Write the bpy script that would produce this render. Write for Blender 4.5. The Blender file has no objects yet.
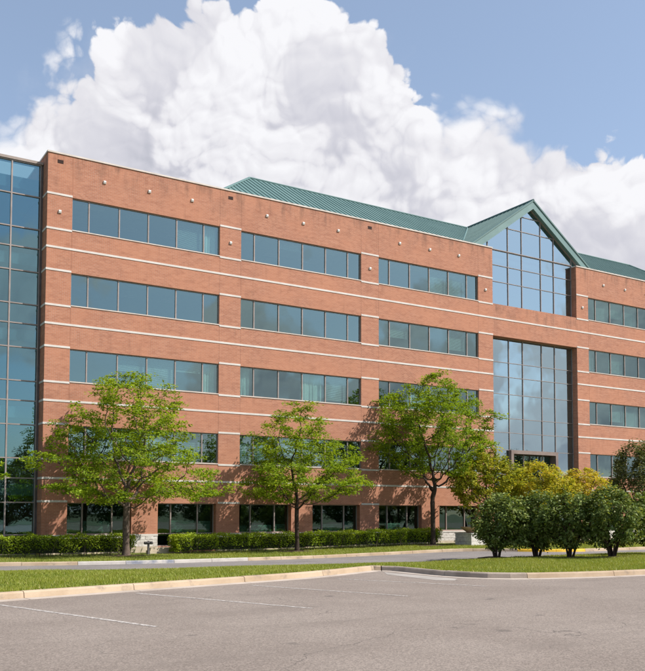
import bpy, bmesh, math, random
import numpy as np
from mathutils import Vector, Matrix
from mathutils.geometry import delaunay_2d_cdt

random.seed(7)
RNG = np.random.default_rng(11)
scene = bpy.context.scene
COL = scene.collection

# ------------------------------------------------------------------ camera
YAW, PITCH, ROLL = 0.5537, 0.0536, 0.002
CAM = Vector((-12.0776, -44.3083, 2.1189))
FPX, CX, CY = 862.38, 322.5, 467.211
_r = Vector((math.cos(YAW), -math.sin(YAW), 0)); _f = Vector((math.sin(YAW), math.cos(YAW), 0)); _u = Vector((0, 0, 1))
FW = _f * math.cos(PITCH) + _u * math.sin(PITCH); UP = -_f * math.sin(PITCH) + _u * math.cos(PITCH)
RT = _r * math.cos(ROLL) + UP * math.sin(ROLL); UP = -_r * math.sin(ROLL) + UP * math.cos(ROLL)
cd = bpy.data.cameras.new('camera'); cam = bpy.data.objects.new('camera', cd); COL.objects.link(cam)
cam.matrix_world = Matrix(((RT.x, UP.x, -FW.x, CAM.x), (RT.y, UP.y, -FW.y, CAM.y), (RT.z, UP.z, -FW.z, CAM.z), (0, 0, 0, 1)))
cd.sensor_fit = 'HORIZONTAL'; cd.sensor_width = 36; cd.lens = 36 * FPX / 645
cd.shift_y = (CY - 335.5) / 645; cd.clip_start = .1; cd.clip_end = 3000
scene.camera = cam

# ------------------------------------------------------------------ sun and exposure
SUN_AZ, SUN_EL = math.radians(133), math.radians(46)       # azimuth clockwise from +Y
sdir = Vector((math.sin(SUN_AZ) * math.cos(SUN_EL), math.cos(SUN_AZ) * math.cos(SUN_EL), math.sin(SUN_EL)))
sl = bpy.data.lights.new('sun', 'SUN'); sl.energy = 4.6; sl.angle = math.radians(.53); sl.color = (1, .955, .89)
so = bpy.data.objects.new('sun', sl); COL.objects.link(so); so.rotation_euler = sdir.to_track_quat('Z', 'Y').to_euler()
scene.view_settings.view_transform = 'Standard'; scene.view_settings.look = 'None'
scene.view_settings.gamma = 1; scene.view_settings.exposure = 0.55
scene.view_settings.use_curve_mapping = False

# ------------------------------------------------------------------ node helpers
class NT:
    def __init__(s, tree): s.t = tree
    def n(s, typ, **kw):
        o = s.t.nodes.new(typ)
        for k, v in kw.items(): setattr(o, k, v)
        return o
    def put(s, sock, v):
        if v is None: return
        if isinstance(v, bpy.types.NodeSocket): s.t.links.new(v, sock)
        else: sock.default_value = v
    def m(s, op, a, b=None, c=None, clamp=False):
        o = s.n('ShaderNodeMath', operation=op, use_clamp=clamp)
        for i, v in enumerate((a, b, c)): s.put(o.inputs[i], v)
        return o.outputs[0]
    def v(s, op, a, b=None, scale=None):
        o = s.n('ShaderNodeVectorMath', operation=op)
        s.put(o.inputs[0], a); s.put(o.inputs[1], b)
        if scale is not None: s.put(o.inputs['Scale'], scale)
        return o.outputs['Value'] if op in ('DOT_PRODUCT', 'LENGTH') else o.outputs[0]
    def noise(s, vec, scale, detail=4, rough=.5, dist=0., typ='FBM', dim='3D'):
        o = s.n('ShaderNodeTexNoise', noise_dimensions=dim); o.noise_type = typ
        if dim == '1D': s.put(o.inputs['W'], vec)
        else: s.put(o.inputs['Vector'], vec)
        s.put(o.inputs['Scale'], scale); s.put(o.inputs['Detail'], detail); s.put(o.inputs['Roughness'], rough)
        s.put(o.inputs['Distortion'], dist)
        return o.outputs['Fac'] if 'Fac' in o.outputs else o.outputs[0]
    def ss(s, x, a, b, lo=0., hi=1.):
        o = s.n('ShaderNodeMapRange', interpolation_type='SMOOTHSTEP')
        for k, v in (('Value', x), ('From Min', a), ('From Max', b), ('To Min', lo), ('To Max', hi)): s.put(o.inputs[k], v)
        return o.outputs[0]
    def mix(s, fac, a, b, blend='MIX'):
        o = s.n('ShaderNodeMix', data_type='RGBA', blend_type=blend)
        s.put(o.inputs[0], fac); s.put(o.inputs[6], a); s.put(o.inputs[7], b)
        return o.outputs[2]
    def ramp(s, fac, stops):
        o = s.n('ShaderNodeValToRGB'); e = o.color_ramp.elements
        while len(e) < len(stops): e.new(.5)
        for el, (p, c) in zip(e, stops): el.position = p; el.color = (*c, 1)
        s.put(o.inputs[0], fac); return o.outputs[0]

# ------------------------------------------------------------------ sky: Nishita air with banks of cumulus fixed in the sky
world = bpy.data.worlds.new('World'); scene.world = world; world.use_nodes = True
wt = world.node_tree; wt.nodes.clear(); W = NT(wt)
SKY_STRENGTH = 0.12
sky = W.n('ShaderNodeTexSky', sky_type='NISHITA'); sky.sun_disc = False
sky.sun_elevation = SUN_EL; sky.sun_rotation = SUN_AZ; sky.air_density = 1.0; sky.dust_density = 1.4; sky.ozone_density = 1.6
tc = W.n('ShaderNodeTexCoord'); D = tc.outputs['Generated']
fw2 = (math.sin(YAW), math.cos(YAW), 0); rt2 = (math.cos(YAW), -math.sin(YAW), 0)
az = W.m('ARCTAN2', W.v('DOT_PRODUCT', D, rt2), W.v('DOT_PRODUCT', D, fw2))
sp = W.n('ShaderNodeSeparateXYZ'); wt.links.new(D, sp.inputs[0])
el = W.m('ARCSINE', sp.outputs[2])
def sky_az(px): return math.atan((px - CX) / FPX)
def sky_el(px, py): return math.atan2(513.4 - py, math.hypot(FPX, px - CX))
CLOUD_TOP = [(-130, 170), (-60, 140), (0, 108), (18, 84), (34, 60), (55, 40), (80, 34), (112, 14), (135, -20), (152, -40), (168, -42), (182, -42), (200, -38), (218, -28), (234, -16), (255, -14), (300, -16), (345, -8),
             (360, 8), (378, 14), (392, 28), (404, 50), (414, 68), (421, 92), (430, 102), (450, 100), (464, 104), (497, 104), (514, 104), (527, 102), (540, 104), (562, 112), (582, 124), (602, 130), (624, 142), (650, 160), (720, 205), (780, 190)]
A0, A1, E1 = -.55, .55, .8
fc = W.n('ShaderNodeFloatCurve'); cv = fc.mapping.curves[0]
pts = [((sky_az(x) - A0) / (A1 - A0), sky_el(x, y) / E1) for x, y in CLOUD_TOP]
cv.points[0].location = pts[0]; cv.points[1].location = pts[-1]
for p in pts[1:-1]: cv.points.new(*p)
for p in cv.points: p.handle_type = 'AUTO_CLAMPED'
fc.mapping.update()
W.put(fc.inputs['Value'], W.m('DIVIDE', W.m('SUBTRACT', az, A0), A1 - A0, clamp=True)); fc.inputs['Factor'].default_value = 1
top_seen = W.m('MULTIPLY', fc.outputs[0], E1)
depth_in = W.m('SUBTRACT', top_seen, el)
cq = W.n('ShaderNodeCombineXYZ'); W.put(cq.inputs[0], az); W.put(cq.inputs[1], W.m('MULTIPLY', el, 1.12)); Q = cq.outputs[0]
warp = W.n('ShaderNodeTexNoise', noise_dimensions='2D'); W.put(warp.inputs['Vector'], Q); warp.inputs['Scale'].default_value = 8; warp.inputs['Detail'].default_value = 3
P0 = W.v('ADD', Q, W.v('SCALE', W.v('SUBTRACT', warp.outputs['Color'], (.5, .5, .5)), scale=.07))
def billow(p):
    tot = None
    for i, (sc, amp) in enumerate(((6.5, .80), (14, .62), (31, .42), (70, .24))):     # domed lobes at four sizes, creased where they meet
        vo = W.n('ShaderNodeTexVoronoi', voronoi_dimensions='2D', feature='F1'); vo.inputs['Scale'].default_value = sc; vo.inputs['Randomness'].default_value = 1
        W.put(vo.inputs['Vector'], W.v('ADD', p, (i * .37 + .052, i * .19, 0)))
        d_ = vo.outputs['Distance']; k = W.m('MULTIPLY', W.m('SUBTRACT', 1, W.m('MULTIPLY', W.m('MULTIPLY', d_, d_), 1.6)), amp)
        tot = k if tot is None else W.m('ADD', tot, k)
    return W.m('ADD', tot, W.m('MULTIPLY', W.noise(p, 26, 7, .66, dim='2D'), .62))
H0 = billow(P0)
H1 = billow(W.v('ADD', P0, (.0045, .0075, 0)))
H2 = W.noise(W.v('ADD', Q, (3.1, 1.7, 0)), 7, 5, .55, dim='2D')
seen = W.m('MULTIPLY', depth_in, 14)
field = W.m('ADD', W.m('MULTIPLY', W.m('SUBTRACT', W.noise(W.v('ADD', Q, (1.3, 9.2, 0)), 5.2, 4, .55, dim='2D'), .50), 8), W.m('MINIMUM', W.m('MULTIPLY', W.m('SUBTRACT', .25, el), 16), .38))   # low broken cumulus round the rest of the sky
bm_ = W.n('ShaderNodeMix'); bm_.data_type = 'FLOAT'
W.put(bm_.inputs[0], W.ss(W.m('ABSOLUTE', az), .40, .60)); W.put(bm_.inputs[2], seen); W.put(bm_.inputs[3], field)
body = W.m('ADD', bm_.outputs[0], W.m('MULTIPLY', W.m('SUBTRACT', H0, 1.55), .66))
left = W.m('MULTIPLY', W.ss(az, -.25, -.36), W.ss(depth_in, .20, .04))                                                            # the bank frays into thin cloud at this end
body = W.m('SUBTRACT', body, W.m('MULTIPLY', W.m('MULTIPLY', W.ss(H2, .48, .66), left), .85))
right = W.m('MULTIPLY', W.m('MULTIPLY', W.ss(az, .12, .15), W.ss(az, .30, .24)), W.ss(depth_in, .10, .02))
body = W.m('SUBTRACT', body, W.m('MULTIPLY', W.m('MULTIPLY', W.ss(H2, .48, .66), right), .5))
alpha = W.ss(body, -.02, W.m('ADD', .11, W.m('MULTIPLY', W.m('ADD', W.m('ADD', left, right), W.ss(W.m('ABSOLUTE', az), .40, .60)), .55)))
wisp = W.m('MULTIPLY', W.ss(W.m('ADD', W.m('MULTIPLY', bm_.outputs[0], .55), W.m('MULTIPLY', W.m('SUBTRACT', H2, .5), 5)), .2, 2.0), .34)
alpha = W.m('MAXIMUM', alpha, wisp)
slope = W.m('SUBTRACT', H0, H1)
fold = W.m('ADD', W.noise(W.v('ADD', P0, (7, 5, 0)), 8.5, 3, .5, dim='2D'), W.m('MULTIPLY', W.m('SUBTRACT', H0, 1.58), .20))
low = W.ss(fold, .40, .60)                                # sunlit heaps standing out of the shaded body of the bank
rim = W.ss(body, .1, 2.4, 1, 0)
lit = W.m('ADD', W.m('MULTIPLY', slope, W.m('MULTIPLY_ADD', low, .5, .25)), W.m('MULTIPLY', W.m('SUBTRACT', H0, 1.62), .14))
lit = W.m('ADD', W.m('ADD', lit, W.m('MULTIPLY', low, .48)), W.m('MULTIPLY', rim, .34))
lit = W.m('ADD', lit, .20, clamp=True)
ccol = W.ramp(lit, [(0, (.49, .50, .57)), (.25, (.615, .615, .68)), (.55, (.775, .77, .81)), (1, (.885, .885, .915))])
CLOUD_GAIN = .73
ccol = W.v('SCALE', ccol, scale=CLOUD_GAIN / SKY_STRENGTH)
veil = W.v('ADD', W.v('SCALE', sky.outputs[0], scale=.80), (.10 / SKY_STRENGTH, .115 / SKY_STRENGTH, .135 / SKY_STRENGTH))   # thin high haze
wcol = W.mix(alpha, veil, ccol)
world.cycles.sampling_method = 'MANUAL'; world.cycles.sample_map_resolution = 512
bg = W.n('ShaderNodeBackground'); wt.links.new(wcol, bg.inputs[0]); bg.inputs[1].default_value = SKY_STRENGTH
wo = W.n('ShaderNodeOutputWorld'); wt.links.new(bg.outputs[0], wo.inputs[0])

# ------------------------------------------------------------------ materials
def mat(name):
    m = bpy.data.materials.new(name); m.use_nodes = True; m.node_tree.nodes.clear()
    t = NT(m.node_tree); o = t.n('ShaderNodeOutputMaterial'); return m, t, o
def finish(t, o, col, rough=.8, bump=None, bstr=.3, bdist=.02, spec=.3, metal=0.):
    p = t.n('ShaderNodeBsdfPrincipled'); t.put(p.inputs['Base Color'], col); t.put(p.inputs['Roughness'], rough)
    p.inputs['Specular IOR Level'].default_value = spec; p.inputs['Metallic'].default_value = metal
    if bump is not None:
        b = t.n('ShaderNodeBump'); b.inputs['Strength'].default_value = bstr; b.inputs['Distance'].default_value = bdist
        t.put(b.inputs['Height'], bump); t.t.links.new(b.outputs[0], p.inputs['Normal'])
    t.t.links.new(p.outputs[0], o.inputs[0])
def objco(t): return t.n('ShaderNodeTexCoord').outputs['Object']
def geoco(t): return t.n('ShaderNodeNewGeometry').outputs['Position']
def mottled(name, c0, c1, scale=2., detail=6, rough=.85, bump=.3, bscale=40, extra=None, spec=.25):
    m, t, o = mat(name); g = geoco(t)
    n1 = t.noise(g, scale, detail, .6); col = t.mix(t.ss(n1, .32, .68), (*c0, 1), (*c1, 1))
    n2 = t.noise(g, bscale, 4, .6)
    col = t.mix(t.ss(n2, .3, .7, .0, .35), col, t.v('SCALE', col, scale=.72))
    if extra:
        e = t.noise(t.v('ADD', g, (5, 9, 3)), extra[1], 5, .6); col = t.mix(t.ss(e, extra[2], extra[3]), col, (*extra[0], 1))
    finish(t, o, col, rough, n2, bump, .012, spec); return m
M = {}
# brick
m, t, o = mat('brick'); g = geoco(t); s = t.n('ShaderNodeSeparateXYZ'); t.t.links.new(g, s.inputs[0])
uv = t.n('ShaderNodeCombineXYZ'); t.put(uv.inputs[0], t.m('ADD', s.outputs[0], s.outputs[1])); t.put(uv.inputs[1], s.outputs[2])
bt = t.n('ShaderNodeTexBrick'); t.t.links.new(uv.outputs[0], bt.inputs['Vector'])
bt.inputs['Scale'].default_value = 1; bt.inputs['Brick Width'].default_value = .215; bt.inputs['Row Height'].default_value = .0762
bt.inputs['Mortar Size'].default_value = .0055; bt.inputs['Mortar Smooth'].default_value = .2; bt.inputs['Bias'].default_value = 0
bt.inputs['Color1'].default_value = (.335, .138, .083, 1); bt.inputs['Color2'].default_value = (.43, .192, .117, 1); bt.inputs['Mortar'].default_value = (.40, .31, .25, 1)
strk = t.noise(t.v('MULTIPLY', g, (.55, .55, 9.)), 1.0, 5, .62)
big = t.noise(g, .35, 5, .6)
col = t.mix(t.ss(strk, .36, .68, 0, .34), bt.outputs['Color'], (.27, .105, .066, 1))
col = t.mix(t.ss(big, .36, .66, 0, .5), col, (.455, .205, .122, 1))
undersill = t.noise(t.v('MULTIPLY', g, (2.6, 2.6, .5)), 1.0, 6, .6); col = t.mix(t.ss(undersill, .55, .75, 0, .35), col, (.20, .095, .065, 1))
drip = t.noise(t.v('MULTIPLY', g, (1.7, 1.7, .45)), 1.0, 7, .66)                   # rain streaks, strongest high on the parapet and under the gable
zone = t.m('MAXIMUM', t.ss(s.outputs[2], 18.9, 20.6), t.m('MULTIPLY', t.ss(t.m('ABSOLUTE', t.m('SUBTRACT', s.outputs[0], 33.4)), 5.2, 3.6), t.ss(s.outputs[2], 14.6, 16.6)))
col = t.mix(t.m('MULTIPLY', t.ss(drip, .46, .66), t.m('MULTIPLY', zone, .5)), col, (.10, .062, .048, 1))
mid = t.noise(t.v('MULTIPLY', g, (1, 1, 2.6)), 1.6, 6, .68); col = t.mix(t.ss(mid, .50, .70, 0, .42), col, (.235, .095, .060, 1))
grime = t.noise(t.v('ADD', g, (2, 4, 8)), 1.1, 7, .68)
col = t.mix(t.ss(grime, .60, .74, 0, .28), col, (.14, .072, .05, 1))
finish(t, o, col, .88, bt.outputs['Fac'], -.4, .006, .2); M['brick'] = m
M['precast'] = mottled('precast', (.55, .50, .455), (.63, .585, .54), 1.5, 5, .75, .1)
M['coping'] = mottled('coping', (.50, .44, .39), (.62, .55, .49), 1.2, 5, .6, .1)
M['joint'] = mottled('joint', (.20, .095, .06), (.24, .11, .075), 3)
M['stone'] = mottled('stone', (.52, .48, .44), (.68, .64, .60), 6, 6, .9, 1.0, 12, ((.36, .32, .29), 9, .52, .7))
M['plinth'] = mottled('plinth', (.46, .38, .29), (.58, .49, .38), 2)
M['kerb'] = mottled('kerb_concrete', (.36, .265, .175), (.46, .355, .25), .9, 7, .9, .4, 60, ((.21, .165, .125), 2.6, .54, .74))
M['kerb_pale'] = mottled('kerb_pale', (.38, .345, .31), (.48, .44, .40), 1.4, 7, .9, .4, 60, ((.30, .28, .28), 2.4, .56, .70))
M['kerb_patch'] = mottled('kerb_patchy', (.20, .21, .25), (.48, .44, .40), 2.2, 5, .9, .5, 40)
M['kerb_dark'] = mottled('kerb_stained_shaded', (.26, .21, .165), (.38, .31, .25), 1.6, 7, .9, .5, 50)  # weathered stain, with the shade on the notch kerb put into the colour
M['kerb_yellow'] = mottled('kerb_yellow', (.68, .40, .025), (.76, .48, .05), 2, 5, .6, .2, 50, ((.40, .33, .22), 3, .62, .75))
M['gutter'] = mottled('gutter', (.36, .30, .25), (.46, .39, .33), 1.1, 7, .9, .3, 60)
M['apron'] = mottled('concrete_apron', (.29, .26, .23), (.37, .335, .30), 1.0, 7, .9, .3, 60)
# asphalt
def asphalt(name, a, b, dark, seal=True):
    m, t, o = mat(name); g = geoco(t)
    n1 = t.noise(g, .33, 6, .6); n2 = t.noise(g, 55, 3, .7); n3 = t.noise(t.v('MULTIPLY', g, (.5, 1.6, 1)), .55, 6, .62)
    vo = t.n('ShaderNodeTexVoronoi'); t.put(vo.inputs['Vector'], g); vo.inputs['Scale'].default_value = 58
    sepc = t.n('ShaderNodeSeparateColor'); t.t.links.new(vo.outputs['Color'], sepc.inputs[0])
    col = t.mix(t.ss(n1, .3, .7), (*a, 1), (*b, 1))
    col = t.mix(t.ss(sepc.outputs[0], .05, .95, 0, .9), t.v('SCALE', col, scale=.74), t.v('SCALE', col, scale=1.30))
    col = t.mix(t.ss(n2, .62, .72, 0, .5), col, t.v('SCALE', col, scale=.42))
    col = t.mix(t.ss(n3, .52, .72, 0, .5), col, (*dark, 1))
    sp_ = t.noise(t.v('ADD', g, (31, 17, 0)), 1.5, 2, .5); col = t.mix(t.ss(sp_, .70, .78, 0, .45), col, (.05, .045, .042, 1))
    if seal:
        cr = t.n('ShaderNodeTexVoronoi', feature='DISTANCE_TO_EDGE'); wv = t.n('ShaderNodeTexNoise'); t.put(wv.inputs['Vector'], g); wv.inputs['Scale'].default_value = 1.2; wv.inputs['Detail'].default_value = 6
        t.put(cr.inputs['Vector'], t.v('ADD', t.v('MULTIPLY', g, (.7, 1., 1)), t.v('SCALE', wv.outputs['Color'], scale=.9))); cr.inputs['Scale'].default_value = .23
        crack = t.m('MULTIPLY', t.ss(cr.outputs['Distance'], .0028, .0008), t.ss(t.noise(g, .3, 2, .5), .46, .6))
        col = t.mix(t.m('MULTIPLY', crack, .55), col, (.045, .04, .038, 1))
    finish(t, o, col, .92, t.m('ADD', sepc.outputs[0], n2), .5, .004, .2); return m
M['asphalt'] = asphalt('asphalt', (.196, .160, .135), (.238, .198, .168), (.162, .133, .113))
M['asphalt_drive'] = asphalt('asphalt_drive', (.175, .158, .15), (.215, .195, .185), (.13, .12, .115), False)
m, t, o = mat('line_paint'); g = geoco(t); w1 = t.noise(g, 18, 5, .7)
finish(t, o, t.mix(t.ss(w1, .40, .62), (.22, .19, .165, 1), (.50, .46, .425, 1)), .8); M['line'] = m
M['soil'] = mottled('soil', (.045, .028, .018), (.09, .058, .038), 5, 6, .95, .8, 30)
M['turf'] = mottled('turf', (.11, .14, .022), (.16, .18, .036), 1.3, 6, .95, .6, 30, ((.14, .125, .05), 1.1, .60, .8))
M['ground'] = mottled('ground', (.07, .085, .03), (.10, .11, .045), .2, 6)
M['alu'] = mottled('aluminium_frame', (.25, .205, .185), (.31, .26, .24), 2, 3, .45, .05, 40, spec=.5)
M['alu_dark'] = mottled('dark_frame', (.10, .09, .085), (.14, .125, .12), 2, 3, .4, .05)
M['light'] = mottled('light_housing', (.70, .67, .62), (.78, .75, .70), 2, 3, .5, .05)
M['hole'] = mottled('scupper_dark', (.035, .018, .014), (.05, .026, .02), 2)
M['bark'] = mottled('bark', (.085, .060, .045), (.15, .11, .085), 7, 6, .95, 1.0, 30)
M['bark_dark'] = mottled('bark_dark', (.035, .024, .018), (.065, .045, .034), 7, 6, .95, 1.0, 30)
M['bark_red'] = mottled('bark_red', (.09, .04, .028), (.15, .07, .05), 7, 6, .95, .8, 30)
M['terracotta'] = mottled('bowl_clay', (.38, .24, .13), (.50, .34, .20), 3, 5, .8, .3)
M['iron'] = mottled('iron', (.055, .05, .05), (.09, .08, .078), 6, 5, .6, .3)
M['inside_wall'] = mottled('inside_wall', (.42, .42, .39), (.48, .48, .45), .8, 3)
M['inside_dark'] = mottled('inside_dark', (.10, .10, .095), (.13, .13, .12), .8, 3)
M['ceiling'] = mottled('ceiling_tile', (.55, .55, .53), (.60, .60, .58), 1.5, 3)
M['curtain'] = mottled('curtain', (.74, .76, .74), (.80, .82, .80), 2, 3)
# green standing-seam metal
m, t, o = mat('roof_green'); g = geoco(t); n1 = t.noise(g, .6, 5, .6)
finish(t, o, t.mix(t.ss(n1, .3, .7), (.070, .140, .132, 1), (.092, .170, .160, 1)), .6, spec=.5); M['roof'] = m
M['portal'] = mottled('portal_metal', (.20, .15, .13), (.25, .195, .17), 2, 3, .5, .05)
M['wing_coping'] = mottled('wing_coping', (.27, .22, .19), (.34, .28, .245), 1.2, 5, .6, .1)
m, t, o = mat('fascia_green'); g = geoco(t); n1 = t.noise(g, 1.2, 5, .6)
finish(t, o, t.mix(t.ss(n1, .3, .7), (.10, .185, .178, 1), (.125, .215, .205, 1)), .55, spec=.5); M['fascia'] = m
# coated glazing: mirror-like outside, tinted view inside
def glazing(name, tint, refl, base):
    m, t, o = mat(name); g = geoco(t)
    oi = t.n('ShaderNodeObjectInfo')
    wob = t.noise(t.v('ADD', t.v('MULTIPLY', g, (1, 1, .8)), t.v('SCALE', (1, 1, 1), scale=t.m('MULTIPLY', oi.outputs['Random'], 40))), .55, 2, .5)
    b = t.n('ShaderNodeBump'); b.inputs['Strength'].default_value = .10; b.inputs['Distance'].default_value = .05; t.put(b.inputs['Height'], wob)
    gl = t.n('ShaderNodeBsdfGlossy'); gl.inputs['Roughness'].default_value = .012; gl.inputs['Color'].default_value = (*refl, 1)
    t.t.links.new(b.outputs[0], gl.inputs['Normal'])
    tr = t.n('ShaderNodeBsdfTransparent'); tr.inputs['Color'].default_value = (*tint, 1)
    fr = t.n('ShaderNodeFresnel'); fr.inputs['IOR'].default_value = 1.52
    inner = t.m('SUBTRACT', 1, t.n('ShaderNodeNewGeometry').outputs['Backfacing'])
    t.put(tr.inputs['Color'], t.mix(inner, (1, 1, 1, 1), (*tint, 1)))
    mx = t.n('ShaderNodeMixShader'); t.put(mx.inputs[0], t.m('MULTIPLY', t.m('MULTIPLY_ADD', fr.outputs[0], 1.15, base, clamp=True), inner))
    t.t.links.new(tr.outputs[0], mx.inputs[1]); t.t.links.new(gl.outputs[0], mx.inputs[2]); t.t.links.new(mx.outputs[0], o.inputs[0]); return m
M['glass'] = glazing('window_glass', (.40, .56, .53), (.64, .90, .92), .20)
M['glass_gf'] = glazing('ground_floor_glass', (.26, .42, .35), (.60, .86, .80), .09)
M['glass_blue'] = glazing('curtain_glass', (.20, .33, .37), (.46, .80, .92), .23)
M['glass_atrium'] = glazing('atrium_glass', (.30, .46, .47), (.70, .90, 1.0), .37)
# leaves
def leafmat(name, stops, trans=.42, gloss=.012):
    m, t, o = mat(name)
    at = t.n('ShaderNodeAttribute'); at.attribute_name = 'tone'
    col = t.ramp(at.outputs['Fac'], stops)
    d = t.n('ShaderNodeBsdfDiffuse'); t.put(d.inputs[0], col)
    tl = t.n('ShaderNodeBsdfTranslucent'); t.put(tl.inputs[0], t.v('MULTIPLY', col, (1.25, 1.15, .55)))
    mx = t.n('ShaderNodeMixShader'); mx.inputs[0].default_value = trans
    t.t.links.new(d.outputs[0], mx.inputs[1]); t.t.links.new(tl.outputs[0], mx.inputs[2])
    gl = t.n('ShaderNodeBsdfGlossy'); gl.inputs['Roughness'].default_value = .55
    m2 = t.n('ShaderNodeMixShader'); m2.inputs[0].default_value = gloss
    t.t.links.new(mx.outputs[0], m2.inputs[1]); t.t.links.new(gl.outputs[0], m2.inputs[2]); t.t.links.new(m2.outputs[0], o.inputs[0]); return m
M['leaf'] = leafmat('leaf_locust', [(0, (.066, .128, .008)), (.5, (.190, .285, .016)), (1, (.37, .45, .034))], .48)
M['leaf_yellow'] = leafmat('leaf_yellow', [(0, (.15, .21, .022)), (.45, (.38, .375, .040)), (1, (.60, .43, .06))], .42)
M['leaf_shrub'] = leafmat('leaf_shrub', [(0, (.040, .072, .014)), (.55, (.125, .178, .036)), (1, (.34, .37, .125))], .32, .02)
M['leaf_hedge'] = leafmat('leaf_hedge', [(0, (.080, .140, .008)), (.5, (.215, .310, .015)), (1, (.37, .44, .03))], .35, .02)
M['leaf_dark'] = leafmat('leaf_dark', [(0, (.055, .078, .026)), (.5, (.115, .140, .050)), (1, (.20, .19, .085))], .25)
M['leaf_far'] = leafmat('leaf_far', [(0, (.022, .050, .010)), (.5, (.05, .095, .016)), (1, (.09, .14, .025))], .3)
M['blade'] = leafmat('grass_blade', [(0, (.13, .18, .016)), (.5, (.235, .275, .028)), (.85, (.33, .335, .06)), (1, (.44, .37, .15))], .35, .03)

# ------------------------------------------------------------------ mesh helpers
class MB:
    def __init__(s): s.v = []; s.f = []
    def add(s, vs, fs):
        b = len(s.v); s.v += [tuple(p) for p in vs]; s.f += [tuple(i + b for i in f) for f in fs]; return s
    def box(s, x0, x1, y0, y1, z0, z1):
        return s.add([(x0, y0, z0), (x1, y0, z0), (x1, y1, z0), (x0, y1, z0), (x0, y0, z1), (x1, y0, z1), (x1, y1, z1), (x0, y1, z1)],
                     [(0, 3, 2, 1), (4, 5, 6, 7), (0, 1, 5, 4), (1, 2, 6, 5), (2, 3, 7, 6), (3, 0, 4, 7)])
    def prism(s, poly, d):           # poly: list of 3D points, d: extrusion vector
        n = len(poly); d = Vector(d); a = [Vector(p) for p in poly]; b = [p + d for p in a]
        return s.add(a + b, [tuple(range(n)), tuple(range(2 * n - 1, n - 1, -1))] + [(i, i + n, (i + 1) % n + n, (i + 1) % n) for i in range(n)])
    def tube(s, pts, rad, n=6, cap=True):
        rings = []; ref = Vector((.3, .2, 1)).normalized()
        for i, p in enumerate(pts):
            p = Vector(p); q = Vector(pts[min(i + 1, len(pts) - 1)]); pr = Vector(pts[max(i - 1, 0)])
            d = (q - pr).normalized(); a = d.cross(ref if abs(d.dot(ref)) < .95 else Vector((1, 0, 0))).normalized(); b = d.cross(a)
            rings.append([p + (a * math.cos(2 * math.pi * k / n) + b * math.sin(2 * math.pi * k / n)) * rad[i] for k in range(n)])
        vs = [v for r in rings for v in r]; fs = []
        for i in range(len(rings) - 1):
            for k in range(n): fs.append((i * n + k, i * n + (k + 1) % n, (i + 1) * n + (k + 1) % n, (i + 1) * n + k))
        if cap: fs += [tuple(range(n - 1, -1, -1)), tuple(range((len(rings) - 1) * n, len(rings) * n))]
        return s.add(vs, fs)
    def lathe(s, prof, c=(0, 0, 0), n=24):
        vs = []; fs = []
        for r, z in prof:
            for k in range(n): vs.append((c[0] + r * math.cos(2 * math.pi * k / n), c[1] + r * math.sin(2 * math.pi * k / n), c[2] + z))
        for i in range(len(prof) - 1):
            for k in range(n): fs.append((i * n + k, i * n + (k + 1) % n, (i + 1) * n + (k + 1) % n, (i + 1) * n + k))
        return s.add(vs, fs)
    def build(s, name, m, parent=None, smooth=False, fixn=True):
        me = bpy.data.meshes.new(name); me.from_pydata(s.v, [], s.f)
        if fixn:
            bm = bmesh.new(); bm.from_mesh(me); bmesh.ops.recalc_face_normals(bm, faces=bm.faces); bm.to_mesh(me); bm.free()
        if smooth: me.polygons.foreach_set('use_smooth', [True] * len(me.polygons))
        return link(name, me, m, parent)
def link(name, me, m, parent=None):
    if m is not None: me.materials.append(M[m] if isinstance(m, str) else m)
    ob = bpy.data.objects.new(name, me); COL.objects.link(ob)
    if parent is not None: ob.parent = parent; ob.matrix_parent_inverse = Matrix.Translation(-pos(parent))
    return ob
def pos(o):
    p = o.location.copy()
    while o.parent is not None: o = o.parent; p = p + o.location if False else p
    return p
def empty(name, loc=(0, 0, 0)):
    e = bpy.data.objects.new(name, None); COL.objects.link(e); e.location = loc; e.empty_display_size = .3; return e
def tag(o, label=None, cat=None, group=None, kind=None):
    for k, v in (('label', label), ('category', cat), ('group', group), ('kind', kind)):
        if v: o[k] = v
    return o

# ------------------------------------------------------------------ ground levels (the lot lies a little above the building)
LOT = .35
def sstep(x, a, b):
    t = np.clip((np.asarray(x, float) - a) / (b - a), 0, 1); return t * t * (3 - 2 * t)
def bedz(x): return .02 + .17 * sstep(x, 9, 22)
def roadz(x): return bedz(x) - .14
def catmull(pts, step=.5, closed=False):
    P = [np.array(p, float) for p in pts]; out = []
    for i in range(len(P) - 1):
        p0 = P[max(i - 1, 0)]; p1 = P[i]; p2 = P[i + 1]; p3 = P[min(i + 2, len(P) - 1)]
        n = max(1, int(np.linalg.norm(p2 - p1) / step))
        for k in range(n):
            t = k / n
            out.append(.5 * ((2 * p1) + (p2 - p0) * t + (2 * p0 - 5 * p1 + 4 * p2 - p3) * t * t + (3 * p1 - p0 - 3 * p2 + p3) * t ** 3))
    out.append(P[-1]); return np.array(out)
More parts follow.
